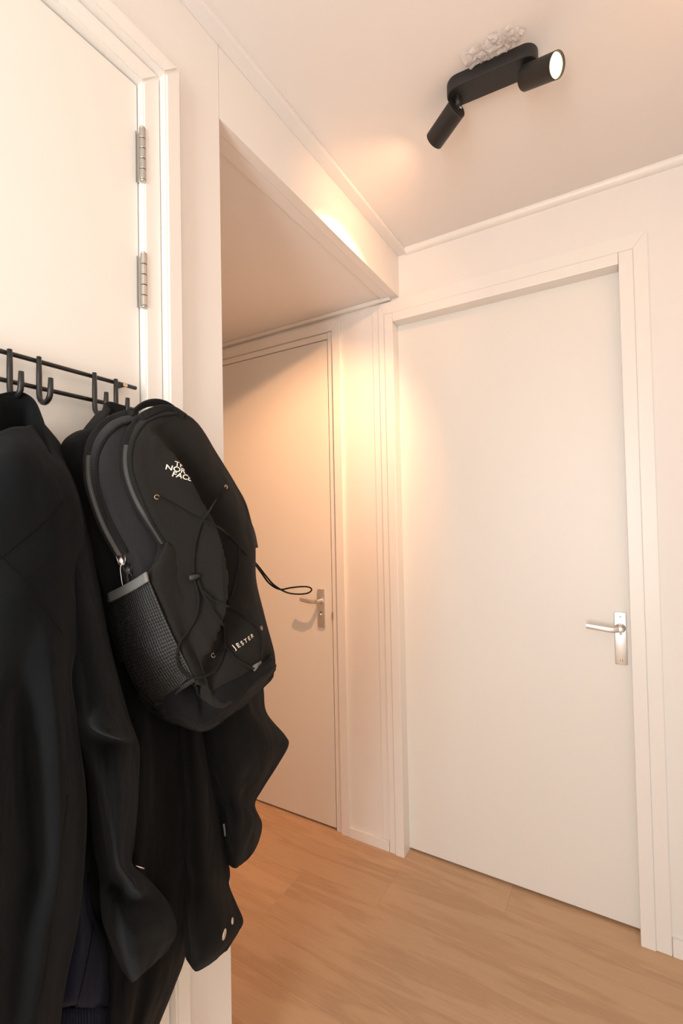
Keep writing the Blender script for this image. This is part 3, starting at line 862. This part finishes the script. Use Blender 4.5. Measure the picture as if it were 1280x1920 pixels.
# front panel with its sagging fold
C_ = [yz(*q, .165) for q in [(298,771),(264,788),(243,818),(237,850),(240,890),(263,958),(298,1020),(285,1078),(305,1140),(335,1205),(362,1270),(385,1325)]]+[yz(*q) for q in [(440,1312,.18),(500,1266,.18),(510,1235,.18),(488,1150,.18),(473,1085,.18),(468,1015,.176),(448,950,.168),(424,908,.165),(386,850,.163),(344,788,.163)]]
fold = [PLN(*q, .226) for q in [(300,790),(329,835),(357,895),(382,945),(410,1000),(426,1060),(430,1120),(418,1190),(402,1260),(392,1320)]]
fold = [(p.y, p.z) for p in crom(fold, 60)]
def fdisp(p):
    best = 9; sg = 1
    for i in range(len(fold)-1):
        ay, az = fold[i]; by, bz = fold[i+1]
        ty, tz = by-ay, bz-az; L2 = ty*ty+tz*tz
        u = max(0, min(1, ((p.y-ay)*ty+(p.z-az)*tz)/L2))
        dy, dz = p.y-ay-u*ty, p.z-az-u*tz
        d = math.hypot(dy, dz)
        if d < best: best = d; sg = 1 if dy > 0 else -1
    s = best*sg
    top = max(0, min(1, (1.62-p.z)/.10))
    if s < 0: r = .022*math.exp(-((s+.004)/.032)**2)
    else: r = .022*math.exp(-((s+.004)/.006)**2)-.026*math.exp(-((s-.026)/.022)**2)+.006*math.exp(-((s-.085)/.03)**2)
    # lower pocket pushes forward again
    low = max(0, min(1, (1.27-p.z)/.05))
    return r*top*(1-.35*low)
VC, FC = pillow(C_, .036, x0=.158, n=140, rings=34, seed=4.4, bulge=.014, side=.7, disp=fdisp, amp=.003)
frontp = thing_mesh('front_panel', VC, FC, M['packF'], bp)
bC = bvh((VC, FC)); bAll = bvh((VA, FA), (VB, FB), (VC, FC))
# piping and zips
def zipper(pts, b, n, wid, label, teeth_from):
    """zip: raised tape along the traced line and a run of teeth on it"""
    c = trace(b, pts, n, .0015)
    V, Fc = tube_geo(c, 0, 10, flat=(wid, .004), wdir=[(ray(pts[0][0], pts[0][1]).cross(c[min(i+1, n-1)]-c[max(i-1, 0)])) for i in range(n)])
    o = thing_mesh('zipper', V, Fc, M['pipe'], bp)
    s = int(n*teeth_from); seg = crom(c[s:], (n-s)*5)
    V, Fc = [], []
    for i in range(1, len(seg)-1):
        d = (seg[i+1]-seg[i-1]).normalized(); view = (seg[i]-CAM).normalized(); sd = d.cross(view).normalized(); up = -view
        q = seg[i]+up*.0022+sd*(.0011 if i % 2 else -.0011)
        h = Vector; k0 = len(V)
        for a in (-1, 1):
            for e in (-1, 1):
                for g in (-1, 1): V.append(q+sd*a*.0017+d*e*.0006+up*g*.0007)
        Fc += [tuple(k0+t for t in fq) for fq in ((0, 1, 3, 2), (4, 6, 7, 5), (0, 4, 5, 1), (2, 3, 7, 6), (0, 2, 6, 4), (1, 5, 7, 3))]
    t_ = thing_mesh('zipper_teeth', V, Fc, M['teeth'], bp, False); t_.parent = o; t_['kind'] = 'stuff'
    return c
Z1 = [(250,780),(243,778),(230,780),(203,792),(180,817),(168,850),(168,898),(180,945),(197,988),(214,1020),(229,1047)]
Z2 = [(345,783),(320,768),(296,768),(264,784),(244,815),(236,850),(239,890),(255,935),(278,975),(308,1020)]
bB = bvh((VA, FA), (VB, FB))
c1 = zipper(Z1, bB, 70, .013, '', .5)
c2 = zipper(Z2, bvh((VB, FB), (VC, FC)), 70, .013, '', .5)
for pts, b in (([(243,792),(222,800),(196,826),(183,860),(184,905),(197,950),(215,990),(240,1035)], bB),
               ([(330,776),(300,780),(272,795),(254,822),(247,855),(250,890),(268,940),(290,985),(312,1022)], bAll)):
    seam('piping', b, pts, bp, M['pipe'], .0028, 50, .0012)
# mesh side pocket, its grey binding, side wing and base panel: nets wrapped over the layers
def patch(name, rows, mt, nu=30, nv=40, th=.002, uv=False, amp=.001, seed=0):
    V, Fc, G = net_geo(rows, nu, nv, open_back=True, amp=amp, nscale=(20, 20, 20), seed=seed)
    n = len(V)
    # give it thickness
    off = []
    for j in range(nv):
        for i in range(nu):
            a = G[j][min(i+1, nu-1)]-G[j][max(i-1, 0)]; b = G[min(j+1, nv-1)][i]-G[max(j-1, 0)][i]
            nn = a.cross(b).normalized()
            if nn.dot(G[j][i]-CAM) < 0: nn = -nn
            off.append(G[j][i]+nn*th)
    V2 = V+off; F2 = list(Fc)+[tuple(reversed([i+n for i in f])) for f in Fc]
    rim = [i for i in range(nu)]+[j*nu+nu-1 for j in range(1, nv)]+[(nv-1)*nu+i for i in range(nu-2, -1, -1)]+[j*nu for j in range(nv-2, 0, -1)]
    for a, b in zip(rim, rim[1:]+rim[:1]): F2.append((b, a, a+n, b+n))
    o = thing_mesh(name, V2, F2, mt, bp)
    if uv:
        ul = o.data.uv_layers.new()
        for l in o.data.loops:
            i = l.vertex_index % n; ul.data[l.index].uv = ((i % nu)/(nu-1), (i//nu)/(nv-1))
    return o, (V2, F2)
pk, gpk = patch('mesh_pocket', [
 [(204,1124,.135),(228,1112,.175),(252,1099,.205),(277,1084,.232)],
 [(212,1160,.142),(238,1150,.186),(264,1138,.218),(294,1126,.244)],
 [(222,1200,.150),(252,1192,.196),(282,1180,.228),(312,1168,.252)],
 [(238,1250,.160),(270,1240,.206),(302,1226,.238),(333,1212,.260)],
 [(262,1295,.170),(294,1282,.214),(326,1266,.246),(352,1250,.266)],
 [(292,1324,.182),(316,1312,.220),(342,1294,.252),(366,1278,.270)]], M['net'], uv=True)
# binding
hem = crom([PX(*q) for q in [(203,1121,.137),(228,1109,.178),(252,1096,.208),(276,1081,.236)]], 16)
V, Fc = tube_geo(hem, 0, 10, flat=(.015, .004), wdir=Vector((-.15, .1, 1))); thing_mesh('pocket_binding', V, Fc, M['grey'], bp)
def onC(px, py, off, b=None, dx=0):
    return hit(b or bC, px, py, off) or PX(px, py, .2)
wing, gw = patch('side_wing', [[PX(*l), PX(*m_), onC(*c, .0012), onC(*d, -.004)] for l, m_, c, d in [
 [(312,1016,.222),(315,1018,.230),(322,1022),(332,1028)],
 [(296,1050,.222),(305,1051,.236),(322,1054),(338,1058)],
 [(276,1078,.222),(293,1081,.240),(318,1086),(342,1090)],
 [(295,1128,.238),(310,1128,.250),(332,1128),(354,1126)],
 [(312,1170,.246),(326,1169,.256),(345,1168),(364,1166)],
 [(333,1214,.255),(344,1212,.262),(360,1210),(376,1208)],
 [(352,1254,.262),(361,1252,.268),(374,1250),(386,1248)],
 [(366,1284,.266),(374,1284,.272),(384,1284),(394,1282)]]], M['packF'], th=.003, amp=.002, seed=3)
bW = bvh((VA, FA), (VB, FB), (VC, FC), gpk, gw)
TOP = [(262,1296),(292,1322),(325,1301),(361,1278),(376,1308),(420,1289),(465,1266),(508,1232)]
top0 = [onC(q[0], q[1]-6, .0005, bW) for q in TOP]+[Vector((.150,-1.222,1.188))]
top1 = [onC(q[0], q[1]+4, .003, bW) for q in TOP]+[Vector((.150,-1.222,1.182))]
low = [PX(*q) for q in [(270,1308,.148),(300,1341,.180),(334,1345,.230),(362,1350,.262),(386,1357,.272),(430,1331,.272),(474,1303,.258),(511,1254,.200)]]+[Vector((.148,-1.228,1.172))]
mid_ = [a.lerp(b, .5)+Vector((.006, -.003, -.002)) for a, b in zip(top1, low)]
base, gb = patch('base_panel', [top0, top1, mid_, low,
 [(285,1312,.13),(312,1346,.165),(340,1357,.21),(364,1364,.240),(388,1366,.250),(430,1338,.250),(472,1308,.235),(505,1262,.18),Vector((.135,-1.238,1.165))],
 [(300,1300,.11),(325,1330,.135),(345,1335,.16),(368,1335,.185),(390,1335,.19),(425,1315,.19),(462,1290,.18),(490,1255,.14),Vector((.12,-1.25,1.172))]],
 M['packD'], nu=60, nv=30, th=.003, amp=.002, seed=6)
bF = bvh((VA, FA), (VB, FB), (VC, FC), gpk, gw, gb)
# straps
def ribbon(name, pts, wid, th, wd, mt=None, n=26):
    c = crom([PX(*p) for p in pts], n)
    V, Fc = tube_geo(c, 0, 12, flat=(wid, th), wdir=wd); return thing_mesh(name, V, Fc, mt or M['strap'], bp)
ribbon('haul_loop', [(166,812,.075),(180,792,.068),(197,770,.056),(207,766,.050),(225,771,.047),(245,778,.047),(256,785,.050),(268,797,.064),(285,812,.085)], .024, .006, [Vector((.25, .75, .62))]*7+[Vector((.1, .1, 1))]*12+[Vector((.25, -.7, .6))]*7)
ribbon('grab_handle', [(229,806,.135),(240,786,.140),(257,767,.145),(275,757,.149),(294,755,.152),(313,761,.153),(332,775,.152)], .018, .005, Vector((.75, -.4, .35)))
for side, pts in enumerate(([(150,830,.05),(170,900,.035),(190,1000,.05),(215,1120,.075),(250,1230,.10)],
                            [(300,835,.052),(328,900,.036),(352,1000,.05),(372,1120,.075),(388,1230,.10)])):
    ribbon('shoulder_strap', pts, .05, .010, Vector((0, 1, 0)))
# sliders and pulls
def puller(px, py, x, lean=(0, 0, -1), L=.032, mt='silver'):
    p = PX(px, py, x) if x else hit(bF, px, py, .003)
    V, Fc = [], []
    d = Vector(lean).normalized(); out = (CAM-p).normalized(); sd = d.cross(out).normalized()
    # slider body: a small bevelled shield
    bm = bmesh.new(); bmesh.ops.create_cube(bm, size=1)
    for v in bm.verts:
        c = v.co; wv = .0105 if c.z > 0 else .0075
        v.co = p+sd*c.x*wv+d*(-c.z)*.012+out*(c.y*.005+.002)
    bmesh.ops.bevel(bm, geom=list(bm.edges), offset=.0012, segments=2, affect='EDGES')
    me = from_bm('slider', bm)
    for v in me.vertices: v.co -= Vector(bp.location)
    s = link('zip_slider', me, M[mt], bp, True)
    a = p+d*.006+out*.004
    lp = [a+sd*.001, a+sd*.0038+d*.008, a+sd*.0042+d*L, a+d*(L+.003), a-sd*.0042+d*L, a-sd*.0038+d*.008, a-sd*.001]
    o = thing_mesh('zip_pull', *tube_geo(crom(lp, 40), .0011, 6), M[mt], bp); o.parent = s
    return s
puller(231, 1049, None, (.05, .15, -1), .034)
puller(243, 1066, None, (.1, .2, -1), .028, 'blackplastic')
s3 = puller(452, 944, .205, (.15, .35, -1), .022, 'blackplastic')
t = crom([PX(*q) for q in [(454,948,.206),(461,966,.212),(470,984,.218),(476,1002,.222),(481,1027,.224)]], 20)
thing_mesh('pull_tab', *tube_geo(t, 0, 10, flat=(.006, .003), wdir=Vector((.3, .8, .2))), M['blackplastic'], bp)
# bungee cords lacing the front
def cord(pts, rad=.0017, n=60, b=bF, off=.0025):
    c = [hit(b, q[0], q[1], off) or PX(q[0], q[1], .2) for q in pts]
    c = crom(c, n)
    for i, p in enumerate(c):          # never sink below the cloth
        d = (p-CAM).normalized(); l, nn, k_, dist = b.ray_cast(CAM, d)
        if l is not None and dist < (p-CAM).length+off: c[i] = CAM+d*(dist-off*.9)
    return thing_mesh('bungee_cord', *tube_geo(c, rad, 8), M['cord'], bp)
cord([(295,932),(330,950),(365,970),(400,985),(430,1005),(462,1042)])
cord([(422,914),(405,935),(388,962),(375,985),(364,1030),(362,1082)])
cord([(447,1020),(447,1060),(440,1095),(428,1135),(420,1165),(420,1190)])
cord([(376,1105),(400,1125),(432,1140),(462,1160),(484,1180),(490,1210),(488,1236)])
cord([(400,1228),(412,1223),(420,1210),(440,1235),(462,1248),(475,1255)])
cord([(363,1088),(369,1110),(371,1130),(366,1160),(350,1185),(337,1205),(333,1230),(340,1252),(360,1268),(385,1267),(408,1252),(418,1228),(421,1205),(416,1175),(398,1145),(380,1115),(370,1088)], n=120, off=.004)
# loose loop sticking out to the side
def air(pts, n=70): return crom([PX(*p) for p in pts], n)
lp = [(464,1043,.238),(474,1052,.232),(489,1073,.218),(505,1094,.22),(524,1105,.222),(545,1102,.225),(565,1100,.228),(579,1101,.23),(584,1106,.23),(577,1112,.228),(560,1114,.226),(538,1111,.224),(515,1098,.224),(500,1082,.222),(486,1064,.22),(472,1048,.232),(464,1041,.238)]
thing_mesh('bungee_cord', *tube_geo(air(lp, 110), .0017, 8), M['cord'], bp)
def cordlock(p, ax):
    g1 = lathe_geo(p, ax, [(.003, -.009), (.0048, -.008), (.0052, .002), (.004, .0035), (.0042, .007), (.002, .008)], 16)
    o = thing_mesh('cord_lock', *g1, M['blackplastic'], bp); return o
cordlock(hit(bF, 362, 1083, .006), Vector((.25, .9, .12)))
cordlock(PX(465, 1042, .238), Vector((.2, .3, .9)))
def eyelet(px, py):
    p = hit(bF, px, py, .0008)
    if p is None: return
    q, s_ = hit(bF, px+3, py, .0008), hit(bF, px, py+3, .0008)
    n = Vector((.8, -.5, .1)) if (q is None or s_ is None) else (q-p).cross(s_-p).normalized()
    if n.dot(p-CAM) > 0: n = -n
    thing_mesh('eyelet', *lathe_geo(p, n, [(.0040, -.001), (.0040, .0006), (.0033, .0012), (.0023, .0008), (.0021, -.001)], 20), M['eyelet'], bp)
M['eyelet'] = mat('eyelet_brass', (.35, .26, .17), .35, .9)
for q in [(294,932), (423,913), (399,1229), (489,1178)]: eyelet(*q)
# little grey label at the lower corner
c = trace(bF, [(474,1256), (481,1251), (488,1245)], 8, .002)
thing_mesh('corner_tab', *tube_geo(c, 0, 8, flat=(.013, .002), wdir=Vector((0, .2, 1))), M['grey'], bp)
# lettering
def lettering(lines, size, px, py, angle, lead, b, squash=1.0):
    """printed text laid onto the surface: local text plane spanned by +y and the bag's upward axis"""
    a = PLN(px, py, .222)
    txt = bpy.data.curves.new('txt', 'FONT'); txt.body = lines; txt.size = size; txt.align_x = 'LEFT'; txt.space_line = lead; txt.offset = size*.012
    to = bpy.data.objects.new('txt', txt); COL.objects.link(to)
    dg = bpy.context.evaluated_depsgraph_get(); dg.update()
    me = bpy.data.meshes.new_from_object(to.evaluated_get(dg))
    COL.objects.unlink(to); bpy.data.objects.remove(to)
    bm = bmesh.new(); bm.from_mesh(me)
    bmesh.ops.triangulate(bm, faces=bm.faces)
    bmesh.ops.subdivide_edges(bm, edges=[e for e in bm.edges if e.calc_length() > size*.25], cuts=1)
    bm.to_mesh(me); bm.free()
    ca, sa = math.cos(R(angle)), math.sin(R(angle))
    good = set()
    for i, v in enumerate(me.vertices):
        u, h = v.co.x*squash, v.co.y
        y, z = a.y+u*ca-h*sa, a.z+u*sa+h*ca
        l, n, f_, d_ = b.ray_cast(Vector((1.0, y, z)), Vector((-1, 0, 0)))
        if l is None: l = Vector((a.x, y, z)); n = Vector((1, 0, 0))
        if n.x < 0: n = -n
        v.co = l+n*.0009-Vector(bp.location)
    me.name = 'lettering'
    o = link('lettering', me, M['print'], frontp)
    return o
tx = lettering('   THE\nNORTH\n   FACE', .0108, 318, 869, -16, .76, bC)
tx = lettering('J E S T E R', .0094, 460, 1221, 18, 1, bF)
